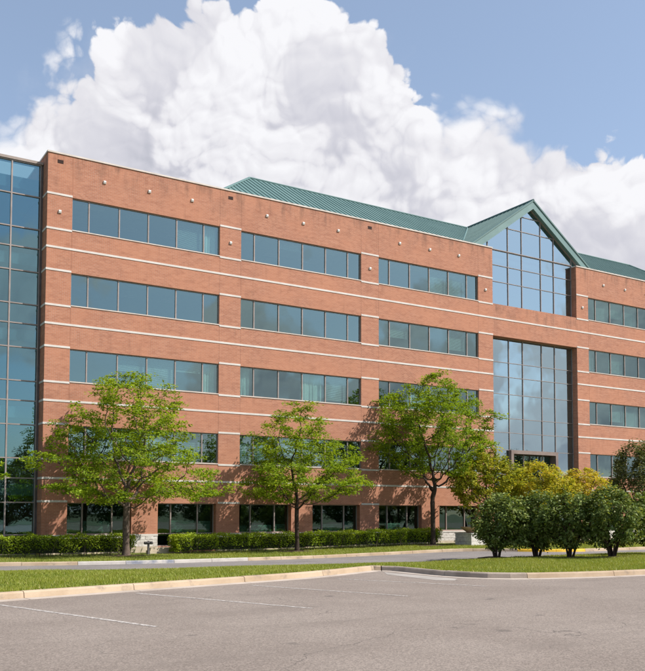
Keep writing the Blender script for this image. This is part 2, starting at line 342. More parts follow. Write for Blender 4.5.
# gutter edge of the island along the parking lot, left to right (island on the left hand)
NEAR = np.vstack([catmull([(-60, -41.0), (-30, -32.6), (-16, -28.5), (-8.45, -26.27), (-3.62, -25.04), (-.04, -24.15), (2.9, -22.85)], .5),
                  catmull([(3.35, -22.6), (3.52, -22.9), (3.50, -24.0)], .3), catmull([(3.47, -25.0), (3.72, -26.2), (4.53, -27.15), (6.46, -27.78), (8.83, -28.06), (14, -28.25), (24, -28.3), (60, -28.3), (100, -28.3)], .5)])
FAR = catmull([(-60, -2.5), (-30, -4.4), (-12, -5.2), (-5, -6.2), (-1.2, -7.2), (2.5, -7.7), (6.5, -7.7), (11, -7.5), (15, -7.5), (19.0, -7.6), (21.0, -8.6), (23, -10.6), (25.5, -11.4), (30.6, -11.2), (45, -10.8), (100, -10.8)], .5)
EDGE = catmull([(-60, -8.8), (-30, -10.2), (-12, -10.6), (-5.3, -11.2), (-2.4, -12.4), (.9, -13.4), (5.2, -13.6), (8.8, -14.3), (11.6, -14.6), (14.4, -14.2), (17, -14.6), (22, -15.3), (30, -15.6), (45, -15.6), (100, -15.6)], .5)
def dist_poly(p, poly):
    p = np.atleast_2d(p); a = poly[:-1]; b = poly[1:]; ab = b - a; L = (ab ** 2).sum(1)
    best = np.full(len(p), 1e9)
    for i in range(len(a)):
        t = np.clip(((p - a[i]) @ ab[i]) / L[i], 0, 1); q = a[i] + t[:, None] * ab[i]
        best = np.minimum(best, np.hypot(*(p - q).T))
    return best
def islandz(p):
    p = np.atleast_2d(p); dn = dist_poly(p, NEAR); df = dist_poly(p, EDGE)
    t = np.clip((dn - .4) / np.maximum(dn - .4 + df, .01), 0, 1); z0 = LOT + .145; z1 = roadz(p[:, 0]) + .10
    return z0 + (z1 - z0) * t + .03 * np.sin(p[:, 0] * .9) * np.sin(p[:, 1] * .7) * np.clip(np.minimum(dn - .4, df), 0, 1)
def offset(poly, d):       # to the left
    t = np.gradient(poly, axis=0); t /= np.linalg.norm(t, axis=1)[:, None]
    return poly + np.stack([-t[:, 1], t[:, 0]], 1) * d
def inside(p, poly):
    x, y = p[:, 0], p[:, 1]; r = np.zeros(len(p), bool); j = len(poly) - 1
    for i in range(len(poly)):
        xi, yi = poly[i]; xj, yj = poly[j]
        c = ((yi > y) != (yj > y)) & (x < (xj - xi) * (y - yi) / (yj - yi + 1e-12) + xi); r ^= c; j = i
    return r
def sheet(name, poly, zf, material, parent=None, inner=None):
    vs = [Vector(p) for p in poly]; n = len(vs); es = [(i, (i + 1) % n) for i in range(n)]
    if inner is not None:
        q = inner[inside(inner, poly)]; q = q[dist_poly(q, np.vstack([poly, poly[:1]])) > .35]; vs += [Vector(p) for p in q]
    r = delaunay_2d_cdt(vs, es, [], 1, 1e-5)
    xy = np.array([tuple(p) for p in r[0]]); z = zf(xy)
    me = bpy.data.meshes.new(name); me.from_pydata([(a, b, c) for (a, b), c in zip(xy.tolist(), np.broadcast_to(z, len(xy)).tolist())], [], r[2])
    bm = bmesh.new(); bm.from_mesh(me)
    for f in bm.faces:
        if f.normal.z < 0: f.normal_flip()
    bm.to_mesh(me); bm.free()
    return link(name, me, material, parent)
def grid(x0, x1, y0, y1, s):
    X, Y = np.meshgrid(np.arange(x0, x1, s), np.arange(y0, y1, s)); return np.stack([X.ravel(), Y.ravel()], 1) + RNG.normal(0, s * .12, (X.size, 2))

tag(MB().add([(-900, -900, -.35), (900, -900, -.35), (900, 900, -.35), (-900, 900, -.35)], [(0, 1, 2, 3)]).build('ground', 'ground'), kind='structure')
lot_poly = np.vstack([NEAR + 0, [(100, -80), (-60, -80)]])
lot = tag(sheet('parking_lot', lot_poly, lambda p: LOT, 'asphalt'), kind='structure')
NEARK = NEAR                                         # kerb stones sit on this line
isl_poly = np.vstack([offset(NEAR, .42), EDGE[::-1]])
gi = grid(-20, 40, -29, -9, .9)
tag(sheet('lawn_island', isl_poly, islandz, 'turf', None, gi), kind='structure')
road_poly = np.vstack([EDGE, FAR[::-1]])
tag(sheet('drive', road_poly, lambda p: roadz(p[:, 0]), 'asphalt_drive', None, grid(-30, 50, -16, -5, 1.2)), kind='structure')
bed_poly = np.vstack([offset(FAR, .16), [(100, 40), (-60, 40)]])
tag(sheet('planting_bed', bed_poly, lambda p: bedz(p[:, 0]) - .004, 'turf', None, grid(-30, 50, -11, 2, 1.5)), kind='structure')

# painted stall lines
def stall(a, b, w=.10):
    a = np.array(a); b = np.array(b); d = (b - a) / np.linalg.norm(b - a); n = np.array([-d[1], d[0]]) * w / 2
    MB().add([(*(a - n), LOT + .004), (*(b - n), LOT + .004), (*(b + n), LOT + .004), (*(a + n), LOT + .004)], [(0, 1, 2, 3)]).build('stall_line', 'line', lot)
for a, b in (((-11.75, -27.75), (-10.4, -32.4)), ((-8.62, -26.7), (-7.15, -31.45)), ((-5.50, -25.85), (-3.73, -30.44)), ((-2.35, -25.25), (-.72, -29.45)), ((.62, -24.55), (2.47, -28.40))): stall(a, b)
ap = [(3.25, -23.05), (3.42, -26.2), (3.0, -26.6), (2.6, -26.3), (2.75, -23.9)]
MB().add([(x, y, LOT + .004) for x, y in ap], [tuple(range(len(ap)))]).build('concrete_apron', 'apron', lot)

# kerbs: cast segments with open joints
def kerb(name, line, zf, gutter, h, wtop, seglen, matf, xr, pan_mat=None):
    root = tag(empty(name), kind='structure')
    s = np.concatenate([[0], np.cumsum(np.linalg.norm(np.diff(line, axis=0), axis=1))])
    a = 0.
    t = np.gradient(line, axis=0); t /= np.linalg.norm(t, axis=1)[:, None]
    k = 0
    while a < s[-1] - .3:
        L = seglen * (.85 + .3 * random.random()); b = min(a + L, s[-1])
        mid = np.interp((a + b) / 2, s, line[:, 0])
        if xr[0] < mid < xr[1]:
            q = np.concatenate([[a + .008], s[(s > a + .05) & (s < b - .05)], [b - .008]])
            P = np.stack([np.interp(q, s, line[:, i]) for i in (0, 1)], 1); T = np.stack([np.interp(q, s, t[:, i]) for i in (0, 1)], 1)
            T /= np.linalg.norm(T, axis=1)[:, None]; N = np.stack([-T[:, 1], T[:, 0]], 1)
            dz = random.uniform(-.008, .008)
            z = np.broadcast_to(zf(P[:, 0]), len(P)) + dz
            prof = [(gutter, -.25), (gutter, .012 if gutter else .0), (gutter + .025, h - .03), (gutter + .055, h), (gutter + wtop - .02, h + .004), (gutter + wtop, h - .02), (gutter + wtop, -.25)]
            vs = []; n = len(prof)
            for i in range(len(P)):
                for d, zz in prof: vs.append((*(P[i] + N[i] * d), z[i] + zz))
            fs = [(i * n + j, (i + 1) * n + j, (i + 1) * n + j + 1, i * n + j + 1) for i in range(len(P) - 1) for j in range(n - 1)]
            fs += [tuple(range(n)), tuple(range((len(P) - 1) * n, len(P) * n))[::-1]]
            MB().add(vs, fs).build('kerb_stone', matf(mid, k), root)
            if gutter:
                vs = []
                for i in range(len(P)):
                    for d, zz in ((0, -.2), (0, .005), (gutter - .003, .016), (gutter - .003, -.2)): vs.append((*(P[i] + N[i] * d), z[i] - dz + zz))
                fs = [(i * 4 + j, (i + 1) * 4 + j, (i + 1) * 4 + j + 1, i * 4 + j + 1) for i in range(len(P) - 1) for j in range(3)]
                MB().add(vs, fs).build('gutter_pan', pan_mat or 'gutter', root)
            k += 1
        a = b
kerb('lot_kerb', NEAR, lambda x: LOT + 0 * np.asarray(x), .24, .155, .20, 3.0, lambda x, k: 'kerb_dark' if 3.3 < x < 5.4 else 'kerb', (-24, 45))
def farmat(x, k):
    if -1.3 < x < 5.6: return 'kerb_patch' if (k % 2 == 0 and x < 3) else 'kerb_pale'
    if 21.4 < x < 24.6: return 'kerb_yellow'
    return 'kerb'
kerb('drive_kerb', FAR, lambda x: roadz(x), 0, .15, .17, 2.1, farmat, (-24, 60))
kerb('island_kerb', EDGE[::-1], lambda x: roadz(x), 0, .11, .15, 3.0, lambda x, k: 'kerb', (-24, 60))

# ------------------------------------------------------------------ the building
ST = 3.96; BAY, WIN = 9.7487, 8.4029; X0, AL, AR = -1.2797, 29.2312, 37.6377; L3 = 38.9057
NF = 5; HEAD = [2.65 + ST * k for k in range(NF)]; SILL = [h - 1.713 for h in HEAD]; SILL[0] = HEAD[0] - 1.6435; BAND = [h + 1.23 for h in HEAD[:4]]
XR = L3 + 2 * BAY + WIN + 1.28; TOP = 20.66; TH = .62; GND = -.35
bays = [0, BAY, 2 * BAY, L3, L3 + BAY, L3 + 2 * BAY]
GW = [(0.0, 3.40), (4.87, 8.30)]                       # two ground-floor windows in each bay
bld = tag(empty('office_building', (33.4, 0, 0)), 'long red brick office building with pale bands, mirrored windows and green metal roof', 'building')
ops = []                                               # openings x0,x1,z0,z1
for b in bays:
    for k in range(1, NF): ops.append((b, b + WIN, SILL[k], HEAD[k]))
    for i, (a, c) in enumerate(GW): ops.append((b + a, b + c, .32 if (b == 0 and i == 1) else SILL[0], HEAD[0]))
ops += [(AL, AR, SILL[4], TOP), (AL, AR, GND, HEAD[3])]
xs = sorted({X0, XR} | {v for o_ in ops for v in o_[:2]}); zs = sorted({GND, TOP} | {v for o_ in ops for v in o_[2:]})
def is_open(x, z): return any(a < x < b and c < z < d for a, b, c, d in ops)
wb = MB()
solid = {(i, j): not is_open((xs[i] + xs[i + 1]) / 2, (zs[j] + zs[j + 1]) / 2) for i in range(len(xs) - 1) for j in range(len(zs) - 1)}
for (i, j), sld in solid.items():
    if not sld: continue
    x0, x1, z0, z1 = xs[i], xs[i + 1], zs[j], zs[j + 1]
    for y, fl in ((0, False), (TH, True)):
        q = [(x0, y, z0), (x1, y, z0), (x1, y, z1), (x0, y, z1)]; wb.add(q[::-1] if fl else q, [(0, 1, 2, 3)])
    if not solid.get((i - 1, j), False): wb.add([(x0, 0, z0), (x0, 0, z1), (x0, TH, z1), (x0, TH, z0)], [(0, 1, 2, 3)])
    if not solid.get((i + 1, j), False): wb.add([(x1, 0, z0), (x1, TH, z0), (x1, TH, z1), (x1, 0, z1)], [(0, 1, 2, 3)])
    if not solid.get((i, j - 1), False): wb.add([(x0, 0, z0), (x0, TH, z0), (x1, TH, z0), (x1, 0, z0)], [(0, 1, 2, 3)])
    if not solid.get((i, j + 1), False): wb.add([(x0, 0, z1), (x1, 0, z1), (x1, TH, z1), (x0, TH, z1)], [(0, 1, 2, 3)])
me = bpy.data.meshes.new('brick_wall'); me.from_pydata(wb.v, [], wb.f)
bm = bmesh.new(); bm.from_mesh(me); bmesh.ops.remove_doubles(bm, verts=bm.verts, dist=1e-4); bm.to_mesh(me); bm.free()
link('brick_wall', me, 'brick', bld)
MB().box(X0, X0 + .3, TH + .002, 15, GND, TOP - .002).build('side_wall', 'brick', bld)
MB().box(XR - .3, XR, TH + .002, 15, GND, TOP - .002).build('side_wall', 'brick', bld)
MB().box(X0 + .302, XR - .302, 14.7, 15, GND, TOP - .002).build('rear_wall', 'brick', bld)
# coping on the parapet
for a, b in ((X0 - .04, AL - .0), (AR + .0, XR + .04)):
    MB().box(a, b, -.04, TH + .04, TOP + .002, TOP + .085).build('coping', 'coping', bld)
MB().box(X0 - .04, X0 + .34, TH + .042, 15, TOP + .002, TOP + .085).build('coping', 'coping', bld)
# precast bands
BP = .022
def band(x0, x1, zc, h=.105, wrap=False):
    MB().box(x0 - (BP if wrap else 0), x1, -BP, -.001 if not wrap else .96, zc - h / 2, zc + h / 2).build('stone_band', 'precast', bld) if not wrap else \
        MB().prism([(x1, -.001, zc - h / 2), (x1, -BP, zc - h / 2), (x0 - BP, -BP, zc - h / 2), (x0 - BP, .94, zc - h / 2), (x0 - .001, .94, zc - h / 2), (x0 - .001, -.001, zc - h / 2)], (0, 0, h)).build('stone_band', 'precast', bld)
for k, z in enumerate(BAND):
    if k == 3: band(X0, XR, z, wrap=True)
    else: band(X0, AL, z, wrap=True); band(AR, XR, z)
piers = [(X0, 0), (WIN, BAY), (BAY + WIN, 2 * BAY), (2 * BAY + WIN, AL), (AR, L3), (L3 + WIN, L3 + BAY), (L3 + BAY + WIN, L3 + 2 * BAY), (L3 + 2 * BAY + WIN, XR)]
for p, (a, b) in enumerate(piers):
    for k in range(NF):
        band(a, b, HEAD[k] + .055, wrap=(p == 0))
        if k: band(a, b, SILL[k] - .055, wrap=(p == 0))
# base course: sill-height band and rough stone below it
segs = []; cur = X0
for b in bays:
    for i, (a, c) in enumerate(GW):
        if b == 0 and i == 1: segs.append((cur, b + a)); cur = b + c
    if b == bays[2]: segs.append((cur, AL)); cur = AR
segs.append((cur, XR))
for a, b in segs:
    MB().box(a, b, -.05, -.001, SILL[0] - .11, SILL[0] - .004).build('base_band', 'precast', bld)
    MB().box(a, b, -.06, -.001, GND, .34).build('plinth', 'plinth', bld)
    if a > 20: MB().box(a, b, -.028, -.001, .343, SILL[0] - .113).build('stone_base', 'stone', bld); continue
    if b > 12: rows = [(8.3, 29.23)]
    z = .343
    for r in range(3):
        x = a - random.random() * .3; hh = (SILL[0] - .113 - .343) / 3
        while x < b:
            w = random.uniform(.4, .85); xa, xb = max(x, a), min(x + w, b)
            if xb - xa > .06 and (xb < 6 or random.random() < 2):
                dd = random.uniform(.02, .048); g_ = .006
                MB().prism([(xa + g_, -.001, z + g_), (xb - g_, -.001, z + g_), (xb - g_, -.001, z + hh - g_), (xa + g_, -.001, z + hh - g_)], (random.uniform(-.01, .01), -dd, random.uniform(-.008, .008))).build('stone_block', 'stone', bld)
            x += w
        z += hh
# control joints in the brick
for a, b in piers[:5]:
    for x in (a, b):
        if X0 < x < XR and x not in (AL, AR):
            for z0, z1 in [(HEAD[k] + .115, BAND[k] - .06) for k in range(4)] + [(BAND[k] + .06, SILL[k + 1] - .115) for k in range(4)] + [(HEAD[4] + .115, TOP - .01)]:
                MB().box(x - .006, x + .006, -.0025, -.0005, z0, z1).build('control_joint', 'joint', bld)
# facade lights and scuppers
def wall_light(x, z):
    w = .075
    MB().add([(x - w, 0, z - w), (x + w, 0, z - w), (x + w, 0, z + w), (x - w, 0, z + w), (x - w, -.05, z - w), (x + w, -.05, z - w), (x + w - .015, -.085, z + .01), (x - w + .015, -.085, z + .01), (x + w - .015, -.06, z + w), (x - w + .015, -.06, z + w)],
             [(0, 1, 5, 4), (4, 5, 6, 7), (7, 6, 8, 9), (9, 8, 2, 3), (1, 2, 8, 6, 5), (0, 4, 7, 9, 3)]).build('wall_light', 'light', bld)
for b in bays:
    for d in (1.68, 4.17, 6.68): wall_light(b + d + (.05 if b > 30 else 0), 19.65)
for p, (a, b) in enumerate(piers): wall_light((a + b) / 2, 17.63)
for x in (-.65, 9.06, 18.82, L3 + WIN + .67):
    MB().box(x - .15, x + .15, -.006, -.001, 20.17, 20.36).build('scupper', 'hole', bld)

# windows: frame mesh per window, panes under it
unit = None
def pane_mesh():
    global unit
    if unit is None:
        unit = {}
    return unit
def pane(parent, x0, x1, y, z0, z1, gm):
    key = (round(x1 - x0, 3), round(z1 - z0, 3), gm); u = pane_mesh()
    if key not in u:
        w, h = (x1 - x0) / 2, (z1 - z0) / 2
        mb = MB().box(-w, w, -.004, .004, -h, h); mm = bpy.data.meshes.new('pane'); mm.from_pydata(mb.v, [], mb.f); mm.materials.append(M[gm]); u[key] = mm
    ob = bpy.data.objects.new('pane', u[key]); COL.objects.link(ob); ob.parent = parent
    ob.location = Vector(((x0 + x1) / 2, y, (z0 + z1) / 2)) - Vector(parent['_base'])
    ob.rotation_euler = (random.gauss(0, .0022), 0, random.gauss(0, .0028)); return ob
def window(x0, x1, z0, z1, y, splits, hs, gm, fm='alu', name='window', skip=None, fw=.032, depth=.10):
    """frame bars as one mesh; one child object per pane"""
    X = [x0] + list(splits) + [x1]; Z = [z0] + list(hs) + [z1]
    mb = MB(); y0, y1 = y - depth * .6, y + depth * .4
    mb.box(x0, x0 + fw, y0, y1, z0, z1); mb.box(x1 - fw, x1, y0, y1, z0, z1)
    for x in splits: mb.box(x - fw, x + fw, y0 - .003, y1, z0 + .0, z1)
    def segz(z, h0, h1):
        for i in range(len(X) - 1):
            a = X[i] + fw; b = X[i + 1] - fw
            if skip and skip((X[i] + X[i + 1]) / 2, z): continue
            mb.box(a, b, y0 + .002, y1 - .002, z - h0, z + h1)
    segz(z0, 0, fw * 1.5); segz(z1, fw * 1.5, 0)
    for z in hs: segz(z, fw * .8, fw * .8)
    wobj = mb.build(name, fm, bld, fixn=False); wobj['_base'] = (33.4, 0, 0)
    wobj['_base'] = (0, 0, 0)
    for i in range(len(X) - 1):
        for j in range(len(Z) - 1):
            if skip and skip((X[i] + X[i + 1]) / 2, (Z[j] + Z[j + 1]) / 2): continue
            pane(wobj, X[i] + fw * .6, X[i + 1] - fw * .6, y + .0, Z[j] + fw * .5, Z[j + 1] - fw * .5, gm)
    return wobj
def curtain(parent, x0, x1, y, z0, z1):
    n = 22; vs = []; 
    for i in range(n + 1):
        x = x0 + (x1 - x0) * i / n; yy = y + .035 * math.sin(i * 2.2 + x0) + .02 * math.sin(i * .9)
        vs += [(x + .05 * math.sin(i * 1.7), yy, z0), (x, yy, z1)]
    MB().add(vs, [(2 * i, 2 * i + 2, 2 * i + 3, 2 * i + 1) for i in range(n)]).build('curtain', 'curtain', parent, True)
def blind(parent, x0, x1, y, z0, z1):
    mb = MB(); n = max(2, int((z1 - z0) / .055))
    for i in range(n):
        z = z1 - (i + .5) * (z1 - z0) / n
        mb.add([(x0, y - .02, z - .018), (x1, y - .02, z - .018), (x1, y + .02, z + .014), (x0, y + .02, z + .014)], [(0, 1, 2, 3)])
    mb.build('blind', 'curtain', parent, fixn=False)
MUL = [.905, 2.545, 4.175, 5.815, 7.445]
CURT = {(0, 2): {5: 'c', 2: 'b.5', 3: 'b.95', 4: 'b.35'}, (1, 2): {0: 'c', 3: 'c', 4: 'b.9'}, (0, 1): {4: 'b.9', 3: 'b.5'}, (1, 1): {0: 'b.9', 1: 'b.9', 2: 'b.6'}, (2, 4): {3: 'b.95', 4: 'b.95'}, (2, 2): {2: 'c'},
        (3, 4): {1: 'b.9', 2: 'b.7', 3: 'b.95'}, (3, 2): {2: 'b.8', 3: 'b.95'}, (0, 4): {4: 'b.9', 5: 'c'}, (2, 3): {1: 'b.6', 4: 'b.8'}, (1, 4): {2: 'b.3'}, (3, 3): {0: 'b.9', 2: 'b.9'}}
for bi, b in enumerate(bays):
    for k in range(1, NF):
        w = window(b, b + WIN, SILL[k], HEAD[k], .15, [b + q for q in MUL], [], 'glass')
        X = [b] + [b + q for q in MUL] + [b + WIN]
        for i, c in CURT.get((bi, k), {}).items():
            if c == 'c': curtain(w, X[i] + .08, X[i + 1] - .08, .42, SILL[k] + .03, HEAD[k] - .05)
            else: blind(w, X[i] + .06, X[i + 1] - .06, .36, HEAD[k] - .04 - (HEAD[k] - SILL[k] - .08) * float(c[1:]), HEAD[k] - .04)
    for i, (a, c) in enumerate(GW):
        deep = .40; low = (b == 0 and i == 1)
        z0 = .32 if low else SILL[0]
        sp_ = [b + a + .87, b + a + 2.45]
        w = window(b + a, b + c, z0, HEAD[0], deep, sp_, [SILL[0]] if low else [], 'glass_gf', depth=.12)
        X = [b + a] + sp_ + [b + c]
        for q in (0, 1, 2):
            if random.random() < .55: blind(w, X[q] + .06, X[q + 1] - .06, deep + .22, SILL[0] + .06, SILL[0] + random.uniform(.4, .75))
# window sills: thin metal line under upper windows
for b in bays:
    for k in range(1, NF): MB().box(b + .003, b + WIN - .003, -.03, .085, SILL[k] - .035, SILL[k] - .002 + .02).build('sill', 'coping', bld)
# atrium
AM = [31.17, 32.53, 34.43, 35.78]; AY = .52
def rake_z(x, drop=0.): return 24.93 - .705 * abs(x - 33.434) - drop
hs = [z for z in sorted(SILL[1:4] + BAND[1:3] + HEAD[1:3]) if 6 < z < 14]
def in_portal(x, z): return 31.1 < x < 35.8 and z < 6.66
window(AL + .002, AR - .002, .2, HEAD[3] - .002, AY, AM, [z for z in (2.65, 4.9) if 1] + hs, 'glass_atrium', name='atrium_window', skip=in_portal, fw=.022, depth=.10)
# upper atrium: square part then gable panes
uz = [HEAD[4] + .05, 19.72]
window(AL + .002, AR - .002, SILL[4] + .002, 20.80, AY, AM, uz, 'glass_atrium', name='atrium_window', fw=.022, depth=.10)
gw = MB(); GX = [AL - .9] + [AL] + AM + [AR] + [AR + .9]; GZ = [20.80, 22.55, 23.65, 24.9]; FD = .60
gable = None
polys = []
for i in range(len(GX) - 1):
    for j in range(len(GZ) - 1):
        x0, x1, z0, z1 = GX[i], GX[i + 1], GZ[j], GZ[j + 1]
        # clip the cell by the underside of the rake
        lim = lambda x: rake_z(x, FD - .06)
        xsx = sorted({x0, x1} | ({33.434} if x0 < 33.434 < x1 else set()) | {33.434 + s_ * (24.93 - FD + .06 - z) / .705 for s_ in (-1, 1) for z in (z0, z1) if x0 < 33.434 + s_ * (24.93 - FD + .06 - z) / .705 < x1})
        up = [(x, min(z1, lim(x))) for x in xsx if lim(x) >= z0 - 1e-6]
        if len(up) < 2: continue
        poly = [(up[0][0], z0)] + [(up[-1][0], z0)] + up[::-1]
        cl = []
        for p in poly:
            if not cl or (abs(p[0] - cl[-1][0]) + abs(p[1] - cl[-1][1])) > 1e-3: cl.append(p)
        if (abs(cl[0][0] - cl[-1][0]) + abs(cl[0][1] - cl[-1][1])) < 1e-3: cl.pop()
        if len(cl) >= 3: polys.append(cl)
fw = .022
for s_ in (-1, 1):
    q0, q1 = 33.434, 33.434 + s_ * 5.0
    gw.prism([(q0, AY - .1, rake_z(q0, FD + .02)), (q1, AY - .1, rake_z(q1, FD + .02)), (q1, AY - .1, rake_z(q1, FD - .06)), (q0, AY - .1, rake_z(q0, FD - .06))], (0, .16, 0))
gw.box(AL + .002, AR - .002, AY - .1, AY + .05, 20.802, 20.85)
for x in [AL] + AM + [AR]:
    if rake_z(x, FD) > 20.9: gw.box(x - fw, x + fw, AY - .06, AY + .05, 20.80 + .002, rake_z(x, FD - .05))
for z in GZ[1:3]:
    half = (24.93 - FD - z) / .705; xx = [33.434 - half] + [x for x in AM if abs(x - 33.434) < half] + [33.434 + half]
    for a, b in zip(xx[:-1], xx[1:]): gw.box(a + fw, b - fw, AY - .055, AY + .045, z - .022, z + .022)
gable = gw.build('gable_window', 'alu', bld, fixn=False); 
for cl in polys:
    MB().prism([(x, AY - .004, z) for x, z in cl], (0, .008, 0)).build('pane', 'glass_atrium', gable)
# entrance portal
pt = MB(); px0, px1, pz = 31.12, 35.78, 6.62
pt.box(px0, px0 + .24, .25, .90, .0, pz - .26); pt.box(px1 - .24, px1, .25, .90, .0, pz - .26); pt.box(px0, px1, .25, .90, pz - .26, pz)
portal = pt.build('entrance_portal', 'portal', bld); portal['_base'] = (0, 0, 0)
window(px0 + .242, px1 - .242, .0, pz - .265, .82, [33.45, 34.45], [2.6, 4.6], 'glass_gf', 'alu_dark', name='entrance_door', fw=.05)

# left glass wing (same storey lines)
LY = .95; cw0 = X0 - 1.6 * 5; rows_ = sorted([z for k in range(NF) for z in (HEAD[k], SILL[k])] + BAND)
cols = [X0 - 1.58 * i for i in range(1, 5)][::-1]
window(cw0, X0 - .12, .35, 20.22, LY, cols, [z for z in rows_ if .5 < z < 20], 'glass_blue', name='curtain_wall', fw=.036, depth=.14)
MB().box(X0 - .12, X0 - .001, LY - .04, LY + .10, .35, 20.22).build('corner_post', 'alu_dark', bld)
MB().box(cw0, X0 - .045, LY - .14, LY + .45, 20.224, 20.36).build('coping', 'wing_coping', bld)
MB().box(cw0, X0 - .002, LY - .10, LY + .30, GND, .346).build('plinth', 'plinth', bld)
MB().box(cw0, X0 - .002, 8, 8.3, GND, 20.2).build('rear_wall', 'inside_dark', bld)
for k in range(NF): MB().box(cw0, X0 - .002, LY + .12, 7.99, HEAD[k] + .35, HEAD[k] + .95).build('floor_slab', 'ceiling', bld)

# rooms behind the glass
for a, b in ((X0 + .31, AL - .3), (AR + .3, XR - .31)):
    for k in range(NF): MB().box(a, b, TH + .004, 7.6, HEAD[k] + .28, HEAD[k] + .9).build('floor_slab', 'ceiling', bld)
    MB().box(a, b, 7.61, 7.8, GND, TOP - .4).build('partition', 'inside_wall', bld)
    MB().box(a, b, TH + .004, 7.6, GND, .10).build('floor_slab', 'inside_dark', bld)
for x in (AL - .28, AR + .10, BAY - .75, 2 * BAY - .75, L3 + BAY - .75):
    MB().box(x, x + .18, TH + .006, 7.59, GND + .01, TOP - .6).build('partition', 'inside_wall', bld)
MB().box(AL - .09, AR + .09, 9.0, 9.2, GND, 24).build('partition', 'inside_wall', bld)
for k in (0, 1, 2, 3): MB().box(AL - .09, AR + .09, 4.2, 8.99, HEAD[k] + .3, HEAD[k] + .9).build('floor_slab', 'ceiling', bld)
for b in bays[:4]:
    for k in range(1, NF):
        for q in range(3):
            for r in range(2): MB().box(b + 1 + q * 2.7, b + 2.2 + q * 2.7, 1.4 + r * 2.4, 2.0 + r * 2.4, HEAD[k] + .255, HEAD[k] + .278).build('ceiling_panel', 'light', bld)

# roofs
RY, RZ, EZ, EY = 7.35, 24.93, 20.45, .66
hx0, hx1, rx0, rx1 = 8.1, 58.77, 13.96, 52.9
rf = MB(); BYK = 2 * RY - EY
V = [(hx0, EY, EZ), (hx1, EY, EZ), (hx1, BYK, EZ), (hx0, BYK, EZ), (rx0, RY, RZ), (rx1, RY, RZ)]
rf.add(V, [(0, 1, 5, 4), (1, 2, 5), (2, 3, 4, 5), (3, 0, 4)])
roof = rf.build('roof', 'roof', bld)
MB().box(X0 + .31, XR - .31, TH + .01, 14.69, 20.0, 20.3).build('flat_roof', 'inside_dark', bld)
sl_ = (RZ - EZ) / (RY - EY); ux = Vector((0, RY - EY, RZ - EZ)).normalized(); nn = Vector((0, -ux.z, ux.y))
sm = MB()
def rib(a, b, side, n, w=.016, h=.04):
    a = Vector(a); b = Vector(b); s_ = side * w
    sm.add([a - s_, a + s_, a + s_ + n * h, a - s_ + n * h, b - s_, b + s_, b + s_ + n * h, b - s_ + n * h], [(0, 1, 2, 3), (7, 6, 5, 4), (0, 4, 5, 1), (1, 5, 6, 2), (2, 6, 7, 3), (3, 7, 4, 0)])
x = hx0 + .25
while x < hx1:
    t_ = min(1, (x - hx0) / (rx0 - hx0), (hx1 - x) / (hx1 - rx1))
    if not (27.4 < x < 39.5 and False): rib((x, EY, EZ), (x, EY + (RY - EY) * t_, EZ + (RZ - EZ) * t_), Vector((1, 0, 0)), nn)
    x += .41
tag(sm.build('roof_seams', 'roof', roof, fixn=False), kind='stuff')
rc = MB(); 
for a, b in (((rx0, RY, RZ), (rx1, RY, RZ)), ((hx0, EY, EZ), (rx0, RY, RZ)), ((hx1, EY, EZ), (rx1, RY, RZ))): rc.tube([Vector(a) + Vector((0, 0, .02)), Vector(b) + Vector((0, 0, .02))], [.08, .08], 6)
rc.build('ridge_cap', 'roof', roof)
# cross gable
gx = 33.434; GY0 = .16; hw = 6.3; th = .14
cg = MB()
for s_ in (-1, 1):
    a = Vector((gx, GY0, RZ)); e = Vector((gx + s_ * hw, GY0, RZ - .705 * hw)); dn = Vector((0, 0, -th))
    back = RY
    cg.add([a, e, Vector((e.x, EY + .3, e.z)), Vector((gx, back, RZ + .001))], [(0, 1, 2, 3)])
groof = cg.build('gable_roof', 'roof', bld)
sm = MB()
for s_ in (-1, 1):
    up_ = Vector((-s_, 0, .705)).normalized(); n_ = Vector((s_ * .705, 0, 1)).normalized(); y = GY0 + .45
    while y < RY:
        t_ = 1 - (y - (EY + .3)) / (RY - EY - .3) if y > EY + .3 else 1
        t_ = min(1, max(0, t_))
        if t_ > .03: rib((gx + s_ * hw * t_, y, RZ - .705 * hw * t_), (gx, y, RZ), Vector((0, 1, 0)), n_)
        y += .41
tag(sm.build('roof_seams', 'roof', groof, fixn=False), kind='stuff')
for s_ in (-1, 1):
    P_ = [(gx, GY0, RZ + .05), (gx + s_ * hw, GY0, RZ - .705 * hw + .05), (gx + s_ * hw, GY0, RZ - .705 * hw - FD), (gx, GY0, RZ - FD)]
    MB().prism(P_, (0, .30, 0)).build('fascia', 'fascia', groof)
    P_ = [(gx, GY0 - .05, RZ + .075), (gx + s_ * hw, GY0 - .05, RZ - .705 * hw + .075), (gx + s_ * hw, GY0 - .05, RZ - .705 * hw - .05), (gx, GY0 - .05, RZ - .05)]
    MB().prism(P_, (0, .048, 0)).build('rake_trim', 'roof', groof)
    P_ = [(gx, GY0 + .305, RZ - FD + .16), (gx + s_ * hw, GY0 + .305, RZ - .705 * hw - FD + .16), (gx + s_ * hw, GY0 + .305, RZ - .705 * hw - FD + .02), (gx, GY0 + .305, RZ - FD + .02)]
    MB().prism(P_, (0, .3, 0)).build('soffit', 'alu_dark', groof)
    v0 = Vector((gx + s_ * hw, EY + .3, RZ - .705 * hw)); v1 = Vector((gx, RY, RZ)); MB().tube([v0 + Vector((0, -.05, .05)), v1 + Vector((0, -.05, .05))], [.06, .06], 5).build('valley_flashing', 'fascia', groof)
MB().tube([(gx, GY0 - .05, RZ + .06), (gx, RY, RZ + .06)], [.07, .07], 6).build('ridge_cap', 'roof', groof)

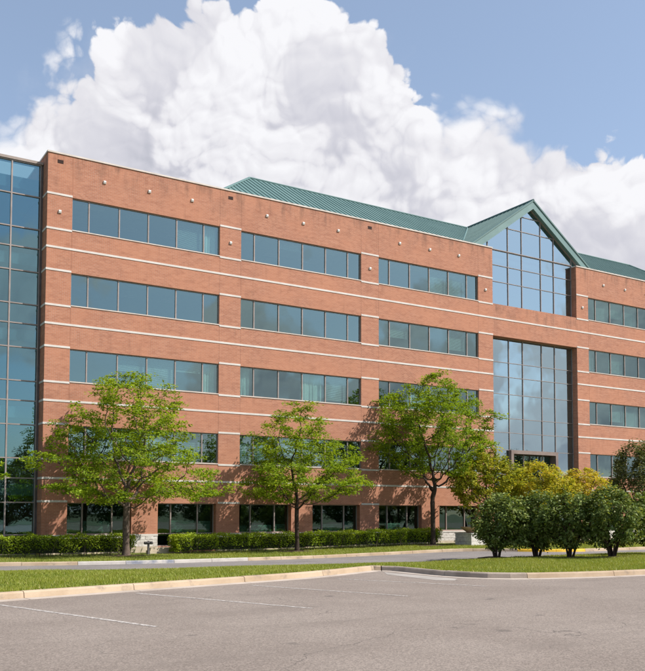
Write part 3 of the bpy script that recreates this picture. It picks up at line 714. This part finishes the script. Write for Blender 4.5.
# ------------------------------------------------------------------ plants
def np_mesh(name, verts, faces, m, parent, tone=None, smooth=False):
    verts = np.asarray(verts, np.float32); faces = np.asarray(faces, np.int32); k = faces.shape[1]
    me = bpy.data.meshes.new(name); me.vertices.add(len(verts)); me.vertices.foreach_set('co', verts.ravel())
    me.loops.add(faces.size); me.loops.foreach_set('vertex_index', faces.ravel())
    me.polygons.add(len(faces)); me.polygons.foreach_set('loop_start', np.arange(0, faces.size, k, dtype=np.int32))
    me.update(calc_edges=True)
    if tone is not None:
        at = me.attributes.new('tone', 'FLOAT', 'POINT'); at.data.foreach_set('value', np.asarray(tone, np.float32))
    ob = link(name, me, m, parent); return ob
def leaves(c, rng, length, width, outward=None, tilt=.5, tone=None, droop=.0):
    """rhombic folded leaf per centre c (N,3)"""
    n = len(c); th = rng.uniform(0, 2 * np.pi, n)
    d = np.stack([np.cos(th), np.sin(th), rng.normal(-droop, .35, n)], 1)
    if outward is not None: d = d * .75 + outward * .8
    d /= np.linalg.norm(d, axis=1)[:, None]
    up = np.stack([rng.normal(0, tilt, n), rng.normal(0, tilt, n), np.ones(n)], 1)
    s = np.cross(d, up); s /= np.maximum(np.linalg.norm(s, axis=1)[:, None], 1e-6); nrm = np.cross(s, d)
    L = (length * rng.uniform(.65, 1.3, n))[:, None]; Wd = (width * rng.uniform(.7, 1.25, n))[:, None]
    v = np.stack([c - d * L * .5, c + s * Wd * .5 + nrm * Wd * .12 - d * L * .05, c + d * L * .5 - nrm * L * .08, c - s * Wd * .5 + nrm * Wd * .12 - d * L * .05], 1).reshape(-1, 3)
    f = np.arange(n * 4, dtype=np.int32).reshape(n, 4)
    tn = np.repeat(np.clip(tone if tone is not None else rng.uniform(0, 1, n), 0, 1), 4)
    return v, f, tn
def colonize(att, nodes, parents, step, kill, reach, iters, rng, bias=(0, 0, .0)):
    P = [np.array(p, float) for p in nodes]; par = list(parents); att = att.copy(); bias = np.array(bias)
    for it in range(iters):
        if len(att) == 0: break
        A = np.array(P); d2 = ((att[:, None, :] - A[None]) ** 2).sum(2); j = d2.argmin(1); dm = np.sqrt(d2[np.arange(len(att)), j])
        ok = dm < reach
        if not ok.any(): reach *= 1.5; continue
        grow = {}
        for a, jj in zip(att[ok], j[ok]):
            v = a - A[jj]; grow.setdefault(jj, []).append(v / max(np.linalg.norm(v), 1e-6))
        added = 0
        for jj, vs in grow.items():
            v = np.mean(vs, 0) + rng.normal(0, .16, 3) + bias; nv = np.linalg.norm(v)
            if nv < .05: v = rng.normal(0, 1, 3); nv = np.linalg.norm(v)
            q = A[jj] + v / nv * step; P.append(q); par.append(jj); added += 1
        N = np.array(P[-added:]); d2 = ((att[:, None, :] - N[None]) ** 2).sum(2).min(1); att = att[d2 > kill * kill]
        if len(P) > 6500: break
    return np.array(P), np.array(par)
def radii(P, par, tip, base_r, ex=2.25):
    n = len(P); r = np.zeros(n); ch = [[] for _ in range(n)]
    for i in range(n - 1, -1, -1):
        r[i] = (sum(r[c] ** ex for c in ch[i])) ** (1 / ex) if ch[i] else tip
        if par[i] >= 0: ch[par[i]].append(i)
    k = (base_r - tip) / max(r[0] - tip, 1e-6); r = tip + (r - tip) * k
    return r, ch
def wood(P, par, r, ch, minr=0.0):
    mb = MB(); starts = [(i, -1) for i in range(len(P)) if par[i] < 0]
    while starts:
        i, pr = starts.pop(); chain = [] if pr < 0 else [(P[pr], min(r[pr], r[i] * 1.25))]
        while True:
            chain.append((P[i], r[i])); c = sorted(ch[i], key=lambda q: -r[q])
            if not c: break
            for q in c[1:]: starts.append((q, i))
            i = c[0]
        R = max(x[1] for x in chain)
        if len(chain) > 1 and R > minr: mb.tube([Vector(x[0]) for x in chain], [x[1] for x in chain], 8 if R > .07 else (5 if R > .02 else 3), False)
    return mb
def crown_points(prof, n, rng, tiers=0, shell=.45, lobes=.22):
    """prof: list of (z, left, right) as seen from the lot; points fill the volume with weight to the outside"""
    prof = sorted(prof); z = np.array([p[0] for p in prof]); Lf = np.array([p[1] for p in prof]); Rg = np.array([p[2] for p in prof])
    ph = rng.uniform(0, 6.28, 6); out = []
    wz = (Lf + Rg) ** 2 + .05; cum = None
    zz = np.linspace(z[0], z[-1], 400); dens = np.interp(zz, z, wz); cdf = np.cumsum(dens); cdf /= cdf[-1]
    for _ in range(n):
        h = np.interp(rng.random(), cdf, zz)
        if tiers: h = round(h / tiers) * tiers + rng.normal(0, tiers * .22); h = min(max(h, z[0]), z[-1])
        a = rng.uniform(0, 2 * np.pi); l, rr = np.interp(h, z, Lf), np.interp(h, z, Rg)
        R = (l + rr) / 2 + (rr - l) / 2 * math.cos(a)
        R *= 1 - lobes * .5 + lobes * (.5 * math.sin(3 * a + ph[0] + h * .6) + .5 * math.sin(5 * a + ph[1] - h * 1.3))
        q = rng.random() ** shell * R
        out.append((q * math.cos(a) * RT.x - q * math.sin(a) * RT.y * -1 * -1, q * math.cos(a) * RT.y + q * math.sin(a) * RT.x, h))
    return np.array(out)
def plant(name, loc, prof, label, cat, group, leafm, barkm, seed, natt=500, nleaf=22, lsize=(.15, .075), spray=.34, flat=.35, trunk=((0, 0), (0, 0)), fork=2.4, base_r=.16,
          step=.28, kill=.5, reach=3.2, tiers=0, stems=1, shell=.45, bias=(0, 0, .02), tip=.006, tonebias=0., leaf_r=.022, lobes=.22, minr=0., tilt=.5, droop=.1):
    rng = np.random.default_rng(seed); root = empty(name, loc); tag(root, label, cat, group)
    att = crown_points(prof, natt, rng, tiers, shell, lobes)
    nodes, par = [], []
    for s in range(stems):
        a0 = 2 * math.pi * s / stems + rng.uniform(-.4, .4); off = .0 if stems == 1 else .10; spread = 0 if stems == 1 else .32
        n = max(3, int(fork / step)); prev = -1 if s == 0 else 0
        for i in range(n + 1):
            t = i / n; x = off * math.cos(a0) + spread * t ** 1.5 * math.cos(a0) * fork + .05 * math.sin(t * 4 + seed) * t; y = off * math.sin(a0) + spread * t ** 1.5 * math.sin(a0) * fork + .05 * math.cos(t * 3 + seed) * t
            if s > 0 and i == 0: x, y = off * math.cos(a0), off * math.sin(a0)
            nodes.append((x, y, -.12 + t * (fork + .12))); par.append(len(nodes) - 2 if i > 0 else (-1)); 
    P, pr = colonize(att, nodes, par, step, kill, reach, 90, rng, bias)
    r, ch = radii(P, pr, tip, base_r)
    if stems > 1:
        pass
    for i in range(len(P)):                                                       # root flare
        if P[i][2] < .35 and r[i] > base_r * .6: r[i] *= 1 + .5 * (1 - max(P[i][2], 0) / .35) * (.35 if stems > 1 else 1)
    ob = wood(P, pr, r, ch, minr).build('trunk', barkm, root, True, False); ob.matrix_parent_inverse = Matrix()
    # leaves on thin shoots
    idx = np.where((r < leaf_r) & (P[:, 2] > prof_min(prof) - .3))[0]
    k = nleaf; base = np.repeat(P[idx], k, 0); n = len(base)
    cl = np.repeat(rng.uniform(0, 1, len(idx)), k)
    u = rng.normal(0, 1, (n, 3)); u /= np.linalg.norm(u, axis=1)[:, None]; u *= (rng.random(n) ** .5)[:, None] * spray * (.6 + .8 * np.repeat(rng.random(len(idx)), k))[:, None]; u[:, 2] *= flat
    c = base + u; out = c - np.array([0, 0, (prof_min(prof) + max(p[0] for p in prof)) / 2]); out /= np.maximum(np.linalg.norm(out, axis=1)[:, None], .1)
    out[:, 2] *= .4
    tone = .30 * cl + .55 * rng.random(n) + .12 + tonebias
    v, f, tn = leaves(c, rng, lsize[0], lsize[1], out, tilt, tone, droop)
    ob = np_mesh('crown', v, f, leafm, root, tn)
    ob.matrix_parent_inverse = Matrix()
    return root
def prof_min(p): return min(q[0] for q in p)

GT = 'airy locust trees along the hedge'
plant('street_tree', (2.04, -3.2, bedz(2.)), [(2.5, 2.2, 4.0), (3.0, 3.9, 5.5), (3.8, 4.4, 5.5), (4.7, 4.9, 4.6), (5.6, 4.4, 4.1), (7.0, 3.4, 3.8), (8.4, 2.7, 3.1), (9.3, 1.2, 1.2)],
      'wide airy bright green tree with low spreading limbs, beside the stone gap in the hedge', 'tree', GT, 'leaf', 'bark', 3, natt=780, nleaf=38, tiers=.60, base_r=.165, fork=2.7, lobes=.35, lsize=(.165, .08), spray=.46, flat=.32, kill=.44)
plant('street_tree', (11.70, -3.2, bedz(11.7)), [(2.6, 2.4, 1.8), (3.0, 3.6, 3.2), (3.6, 3.6, 4.8), (4.3, 3.4, 4.3), (5.1, 3.2, 3.8), (6.2, 2.8, 3.0), (7.4, 2.3, 1.8), (8.4, .5, .7)],
      'small bright green tree with a slender dark forked trunk in front of the long hedge', 'tree', GT, 'leaf', 'bark_dark', 21, natt=640, nleaf=38, tiers=.55, base_r=.12, fork=2.3, lobes=.28, lsize=(.165, .08), spray=.44, flat=.36, kill=.42)
plant('street_tree', (21.23, -3.2, bedz(21.2)), [(3.4, .8, .5), (4.3, 2.2, 2.6), (5.5, 3.4, 4.4), (6.4, 4.2, 4.7), (7.3, 4.0, 4.6), (8.2, 4.2, 4.1), (9.1, 4.2, 3.3), (9.9, 2.7, 2.0), (10.6, .9, .9)],
      'tall dense green tree at the end of the long hedge, beside the stone planter', 'tree', GT, 'leaf', 'bark_dark', 8, natt=860, nleaf=40, tiers=.55, base_r=.145, fork=2.9, lobes=.28, lsize=(.165, .085), spray=.46, flat=.38, kill=.44, tonebias=-.10)
plant('street_tree', (-8.45, -3.4, bedz(-8)), [(2.5, 2.2, 3.2), (3.0, 3.9, 4.4), (3.9, 4.6, 4.9), (4.7, 4.6, 4.6), (5.6, 4.3, 3.8), (7.0, 3.4, 3.3), (8.3, 2.4, 2.4), (9.0, 1.0, 1.0)],
      'green tree standing in front of the glass curtain wall', 'tree', GT, 'leaf', 'bark', 31, natt=560, nleaf=26, tiers=.62, base_r=.16, fork=2.7, lobes=.3, lsize=(.19, .09), spray=.42, flat=.30)
GY = 'yellow-leaved trees before the entrance'
YP = [(2.0, 1.0, 1.2), (2.6, 2.2, 2.2), (3.4, 2.4, 2.6), (4.3, 2.0, 2.3), (5.0, 1.3, 1.5), (5.5, .5, .5)]
for seed, x, y, sc, lab in ((41, 24.6, -4.0, 1.12, 'yellow-green multi-stemmed tree rising behind the clay bowl and stone planter'), (44, 28.3, -5.0, 1.0, 'golden-green tree in front of the entrance portal, between two yellow trees'), (47, 32.2, -5.0, .93, 'orange-tinged yellow tree beside the brick pier right of the entrance')):
    plant('yellow_tree', (x, y, bedz(x)), [(a * sc, b * sc, c * sc) for a, b, c in YP], lab, 'tree', GY, 'leaf_yellow', 'bark_dark', seed, natt=520, nleaf=40, lsize=(.17, .115), spray=.40, flat=.55, fork=1.5, base_r=.085, stems=3, tiers=0, kill=.42, tonebias={41: -.22, 44: -.05, 47: .10}[seed], reach=2.6, step=.24)
plant('dark_tree', (38.2, -5.5, bedz(40)), [(1.6, 1.2, 1.2), (2.6, 2.7, 2.5), (4.2, 3.0, 2.9), (5.4, 2.7, 2.6), (6.4, 1.9, 1.8), (7.1, .7, .7)],
      'dark olive tree with grey stems beyond the yellow trees', 'tree', None, 'leaf_dark', 'bark', 52, natt=480, nleaf=70, lsize=(.19, .10), spray=.46, flat=.8, fork=1.8, base_r=.10, stems=3, reach=2.6)
GS = 'glossy shrubs on the lawn island'
SP = [(.42, .6, .6), (.72, 1.15, 1.15), (1.3, 1.52, 1.52), (1.95, 1.5, 1.5), (2.45, 1.1, 1.1), (2.8, .45, .45)]
for seed, x, y, sc, dx, lab in ((61, 15.65, -14.7, 1.03, .36, 'dark green rounded shrub on the lawn closest to the stone planter'), (62, 17.30, -15.6, 1.06, -.05, 'dark green shrub on the lawn, second in the row from the stone planter'), (63, 17.75, -17.2, 1.06, .12, 'leafy green shrub on the lawn, third in the row from the stone planter'),
                            (64, 18.45, -18.9, 1.13, .18, 'largest round green shrub on the lawn, many stems rising from dark mulch'), (65, 22.6, -18.2, 1.0, .0, 'green shrub past the largest one at the end of the row')):
    z = float(islandz(np.array([[x, y]]))[0])
    plant('shrub', (x, y, z), [(a * sc, b * sc - dx, c * sc + dx) for a, b, c in SP], lab, 'shrub', GS, 'leaf_shrub', 'bark_dark', seed, natt=620, nleaf=24, lsize=(.165, .09), spray=.27, flat=.9, fork=.80, base_r=.05, stems=6, kill=.26, step=.15, reach=1.6, shell=.36, tip=.005, leaf_r=.014, tilt=.9, droop=.45, lobes=.42)
    mb = MB(); n = 26; vs = [(x, y, z + .05)]
    for k in range(n):
        a = 2 * math.pi * k / n; rr = .95 * (1 + .12 * math.sin(3 * a + seed) + .06 * math.sin(7 * a)); q = (x + rr * math.cos(a) * 1.15, y + rr * math.sin(a)); vs.append((*q, float(islandz(np.array([q]))[0]) + .012))
    mulch = mb.add(vs, [(0, k + 1, (k + 1) % n + 1) for k in range(n)]).build('mulch_bed', 'soil', bpy.data.objects['lawn_island'])
for x in (2.04, 11.7, 21.23, -8.45):
    n = 22; vs = [(x, -3.2, bedz(x) + .05)] + [(x + 1.25 * math.cos(2 * math.pi * k / n) * (1 + .1 * math.sin(5 * k)), -3.35 + .75 * math.sin(2 * math.pi * k / n), bedz(x) + .006) for k in range(n)]
    MB().add(vs, [(0, k + 1, (k + 1) % n + 1) for k in range(n)]).build('mulch_bed', 'soil', bpy.data.objects['planting_bed'])

# hedges: clipped box of small leaves over a twiggy core
def hedge(x0, x1, y0, y1, h, label, seed, dens=520):
    rng = np.random.default_rng(seed); root = tag(empty('hedge', ((x0 + x1) / 2, (y0 + y1) / 2, 0)), label, 'hedge', 'clipped hedges along the wall'); base = Vector(root.location)
    area = (x1 - x0) * (h * 1.25 + (y1 - y0)); n = int(area * dens); L = (x1 - x0)
    s = rng.random(n); x = rng.uniform(x0, x1, n); y = np.empty(n); z = np.empty(n)
    top_ = s < .42; fr = (s >= .42) & (s < .9); en = s >= .9
    bump = .05 * np.sin(x * 3.1 + seed) + .04 * np.sin(x * 7.7) + .03 * np.sin(x * 13.1)
    y[top_] = rng.uniform(y0, y1, top_.sum()); z[top_] = h + bump[top_] + rng.normal(-.03, .045, top_.sum())
    zz = rng.random(fr.sum()) ** .72; z[fr] = .10 + zz * (h - .08); y[fr] = y0 + bump[fr] + .07 * np.sin(x[fr] * 5 + z[fr] * 4) + np.abs(rng.normal(0, .09, fr.sum())) - .04 + .16 * (1 - zz) ** 2
    m = en.sum(); y[en] = rng.uniform(y0, y1, m); z[en] = rng.uniform(.1, h, m); x[en] = np.where(rng.random(m) < .5, x0, x1) + rng.normal(0, .06, m)
    gap = np.sin(x * 2.3 + 1.1 * np.sin(x * .9)) + np.sin(z * 9 + x * 4) * .6
    keep = ~((z < .38) & (rng.random(n) < .55 + .25 * np.sign(gap))) ; x, y, z = x[keep], y[keep], z[keep]; n = len(x)
    c = np.stack([x, y, z + bedz(x)], 1) - np.array(base)
    out = np.stack([np.zeros(n), np.where(z > h - .12, 0, -1.), np.where(z > h - .12, 1., .2)], 1)
    patch = .5 + .5 * np.sin(x * 1.7 + seed) * np.sin(x * .6 + 2)
    v, f, tn = leaves(c, rng, .085, .055, out * .6, .8, .15 + .25 * patch + .5 * rng.random(n) + .15 * (z / h), .0)
    ob = np_mesh('foliage', v, f, 'leaf_hedge', root, tn); ob.matrix_parent_inverse = Matrix()
    mb = MB(); k = int(L * 7)
    for i in range(k):
        px = rng.uniform(x0 + .1, x1 - .1); py = rng.uniform(y0 + .12, y1 - .1); zb = float(bedz(px)); q = rng.normal(0, .16, 2)
        mb.tube([(px, py, zb - .05), (px + q[0] * .4, py + q[1] * .4, zb + h * .4), (px + q[0], py + q[1] - .05, zb + h * .85)], [.016, .012, .006], 4, False)
    tag(mb.build('stems', 'bark', root), kind='stuff')
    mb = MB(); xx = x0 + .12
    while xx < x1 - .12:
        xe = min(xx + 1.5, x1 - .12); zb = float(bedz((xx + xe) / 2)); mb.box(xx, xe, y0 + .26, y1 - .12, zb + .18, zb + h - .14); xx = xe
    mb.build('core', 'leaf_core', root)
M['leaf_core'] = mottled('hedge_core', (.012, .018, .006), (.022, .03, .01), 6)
hedge(-9.5, 2.65, -2.75, -1.55, .98, 'short clipped green hedge below the glass corner, ending at the stone gap', 71)
hedge(4.95, 22.3, -2.75, -1.55, .95, 'long clipped green hedge under the ground-floor windows, from the gap to the planter', 72)

# grass
def grass(name, pts, zf, h, seed, label):
    rng = np.random.default_rng(seed); n = len(pts); z = zf(pts)
    th = rng.uniform(0, 6.28, n); w = .007 + .006 * rng.random(n)
    patch = .5 + .28 * np.sin(pts[:, 0] * 1.1 + 1.7 * np.sin(pts[:, 1] * .8)) + .22 * np.sin(pts[:, 0] * 3.7 + pts[:, 1] * 2.9)
    hh = h * (.55 + .5 * patch) * rng.uniform(.55, 1.25, n)
    d = np.stack([np.cos(th), np.sin(th)], 1); l = np.stack([rng.normal(0, .45, n), rng.normal(0, .45, n)], 1) * hh[:, None]
    a = np.c_[pts - d * w[:, None], z - .01]; b = np.c_[pts + d * w[:, None], z - .01]; c = np.c_[pts + l, z + hh]
    v = np.stack([a, b, c], 1).reshape(-1, 3); f = np.arange(3 * n).reshape(n, 3)
    tone = np.repeat(np.clip(.12 + .34 * patch + .4 * rng.random(n) + .55 * (rng.random(n) < .05), 0, 1), 3)
    return tag(np_mesh(name, v, f, 'blade', None, tone), label, 'grass', kind='stuff')
def scatter(poly, x0, x1, y0, y1, dens, rng):
    n = int((x1 - x0) * (y1 - y0) * dens); p = np.stack([rng.uniform(x0, x1, n), rng.uniform(y0, y1, n)], 1); return p[inside(p, poly)]
rg = np.random.default_rng(5)
gp = np.vstack([scatter(isl_poly, -12, 24, -28.2, -11, 520, rg)])
keep = np.ones(len(gp), bool)
for x, y in ((15.55, -14.7), (17.35, -15.75), (17.85, -17.2), (18.75, -18.8), (22.6, -18.2)): keep &= np.hypot((gp[:, 0] - x) / 1.1, gp[:, 1] - y) > .8 + .25 * rg.random(len(gp))
gp = gp[keep]
grass('grass', gp, islandz, .085, 6, 'mown green grass growing on the lawn island')
bp_ = scatter(bed_poly, -10, 36, -11.5, -2.5, 260, rg); bp_ = bp_[dist_poly(bp_, FAR) > .25]
kb = np.ones(len(bp_), bool)
for x in (2.04, 11.7, 21.23, -8.45): kb &= np.hypot((bp_[:, 0] - x) / 1.4, (bp_[:, 1] + 3.3) / .8) > .85
grass('grass', bp_[kb], lambda p: bedz(p[:, 0]), .09, 9, 'strip of grass between the drive kerb and the hedge')

# ------------------------------------------------------------------ small things by the wall
pl = tag(empty('stone_planter', (24.1, -3.8, bedz(24.3))), 'low square planter of pale stone blocks at the end of the long hedge', 'planter')
P0x, P1x, P0y, P1y = -1.0, 1.5, -.75, .75; z = 0.
def pbox(*a, **k):
    ob = MB().box(*a).build(k['n'], k['m'], pl); ob.matrix_parent_inverse = Matrix(); return ob
pbox(P0x + .2, P1x - .2, P0y + .2, P1y - .2, -.1, .62, n='soil_fill', m='soil')
for r in range(3):
    h = .23; x = P0x; j = 0
    xx = [P0x, P0x + (.5 if r % 2 else .85), P0x + 1.35 + .1 * r, P0x + 1.9, P1x]
    for a, b in zip(xx[:-1], xx[1:]):
        e = random.uniform(-.008, .008); pbox(a + .004, b - .004, P0y + e, P0y + .19, z + .004 - (.1 if r == 0 else 0), z + h - .004, n='stone_block', m='stone')
        pbox(a + .004, b - .004, P1y - .19, P1y - e, z + .004 - (.1 if r == 0 else 0), z + h - .004, n='stone_block', m='stone')
    yy = [P0y + .195, P0y + (.6 if r % 2 else .95), P1y - .195]
    for a, b in zip(yy[:-1], yy[1:]):
        for x0, x1 in ((P0x, P0x + .19), (P1x - .19, P1x)): pbox(x0 + random.uniform(-.006, .006), x1, a, b - .006, z + .004 - (.1 if r == 0 else 0), z + h - .004, n='stone_block', m='stone')
    z += h
for a in (P0x - .03, ): pbox(P0x - .03, P1x + .03, P0y - .03, P1y + .03, z + .002, z + .07, n='cap_stone', m='stone')
bl = tag(empty('planter_bowl', (23.75, -3.95, bedz(24.3) + .762)), 'wide shallow clay bowl resting on the stone planter', 'bowl')
ob = MB().lathe([(0, 0), (.34, 0), (.40, .04), (.62, .20), (.74, .32), (.76, .36), (.70, .36), (.66, .30), (0, .27)]).build('bowl', 'terracotta', bl, True); ob.matrix_parent_inverse = Matrix()
ob = MB().lathe([(0, .30), (.4, .295), (.66, .285)]).build('soil_fill', 'soil', bl); ob.matrix_parent_inverse = Matrix()

sp0 = tag(empty('standpipe', (3.55, -2.2, bedz(3.5))), 'short dark iron standpipe with a crossbar in the hedge gap', 'standpipe')
mb = MB().lathe([(.10, 0), (.10, .04), (.055, .05), (.055, .55)], n=12)
ob = mb.build('pipe', 'iron', sp0, True); ob.matrix_parent_inverse = Matrix()
ob = MB().tube([(-.22, 0, .58), (-.19, 0, .58), (.19, 0, .58), (.22, 0, .58)], [.07, .075, .075, .07], 12).build('crossbar', 'iron', sp0, True); ob.matrix_parent_inverse = Matrix()
ob = MB().lathe([(.05, .64), (.05, .68), (0, .69)], n=10).build('cap', 'iron', sp0, True); ob.matrix_parent_inverse = Matrix()
st = MB().box(3.9, 6.1, -1.5, -.9, bedz(4) - .1, bedz(4) + .15).box(3.95, 5.9, -1.45, -.95, bedz(4) + .152, bedz(4) + .30).build('concrete_step', 'plinth')
tag(st, 'low beige concrete step below the window beside the standpipe', 'step')

# ------------------------------------------------------------------ trees across the lot, seen mirrored in the lower glass
proto = None
GB = 'trees across the parking lot'
rb = random.Random(3)
for i in range(26):
    x = -4 + (i // 2) * 7.4 + (3.6 if i % 2 else 0) + rb.uniform(-1.2, 1.2); y = (-83 if i % 2 else -92) - rb.uniform(0, 4)
    if proto is None:
        proto = plant('lot_tree', (x, y, -.30), [(.7, 2.4, 2.4), (1.8, 4.2, 4.2), (4.0, 4.9, 4.9), (6.5, 4.5, 4.5), (9.0, 3.2, 3.2), (10.6, 1.4, 1.4), (11.2, .4, .4)],
                      'dark green tree across the parking lot, mirrored in the ground-floor glass', 'tree', GB, 'leaf_far', 'bark_dark', 91, natt=360, nleaf=22, lsize=(.34, .24), spray=.85, flat=.8, fork=1.0, base_r=.22, step=.45, kill=.9, reach=4.5, minr=.012)
    else:
        c = proto.copy(); COL.objects.link(c); c.location = (x, y, -.30); c.rotation_euler.z = rb.uniform(0, 6.28); s_ = rb.uniform(.85, 1.15); c.scale = (s_, s_, s_ * rb.uniform(.9, 1.1))
        for chd in [o_ for o_ in proto.children]:
            d = chd.copy(); COL.objects.link(d); d.parent = c

for o_ in bpy.data.objects:
    if '_base' in o_: del o_['_base']
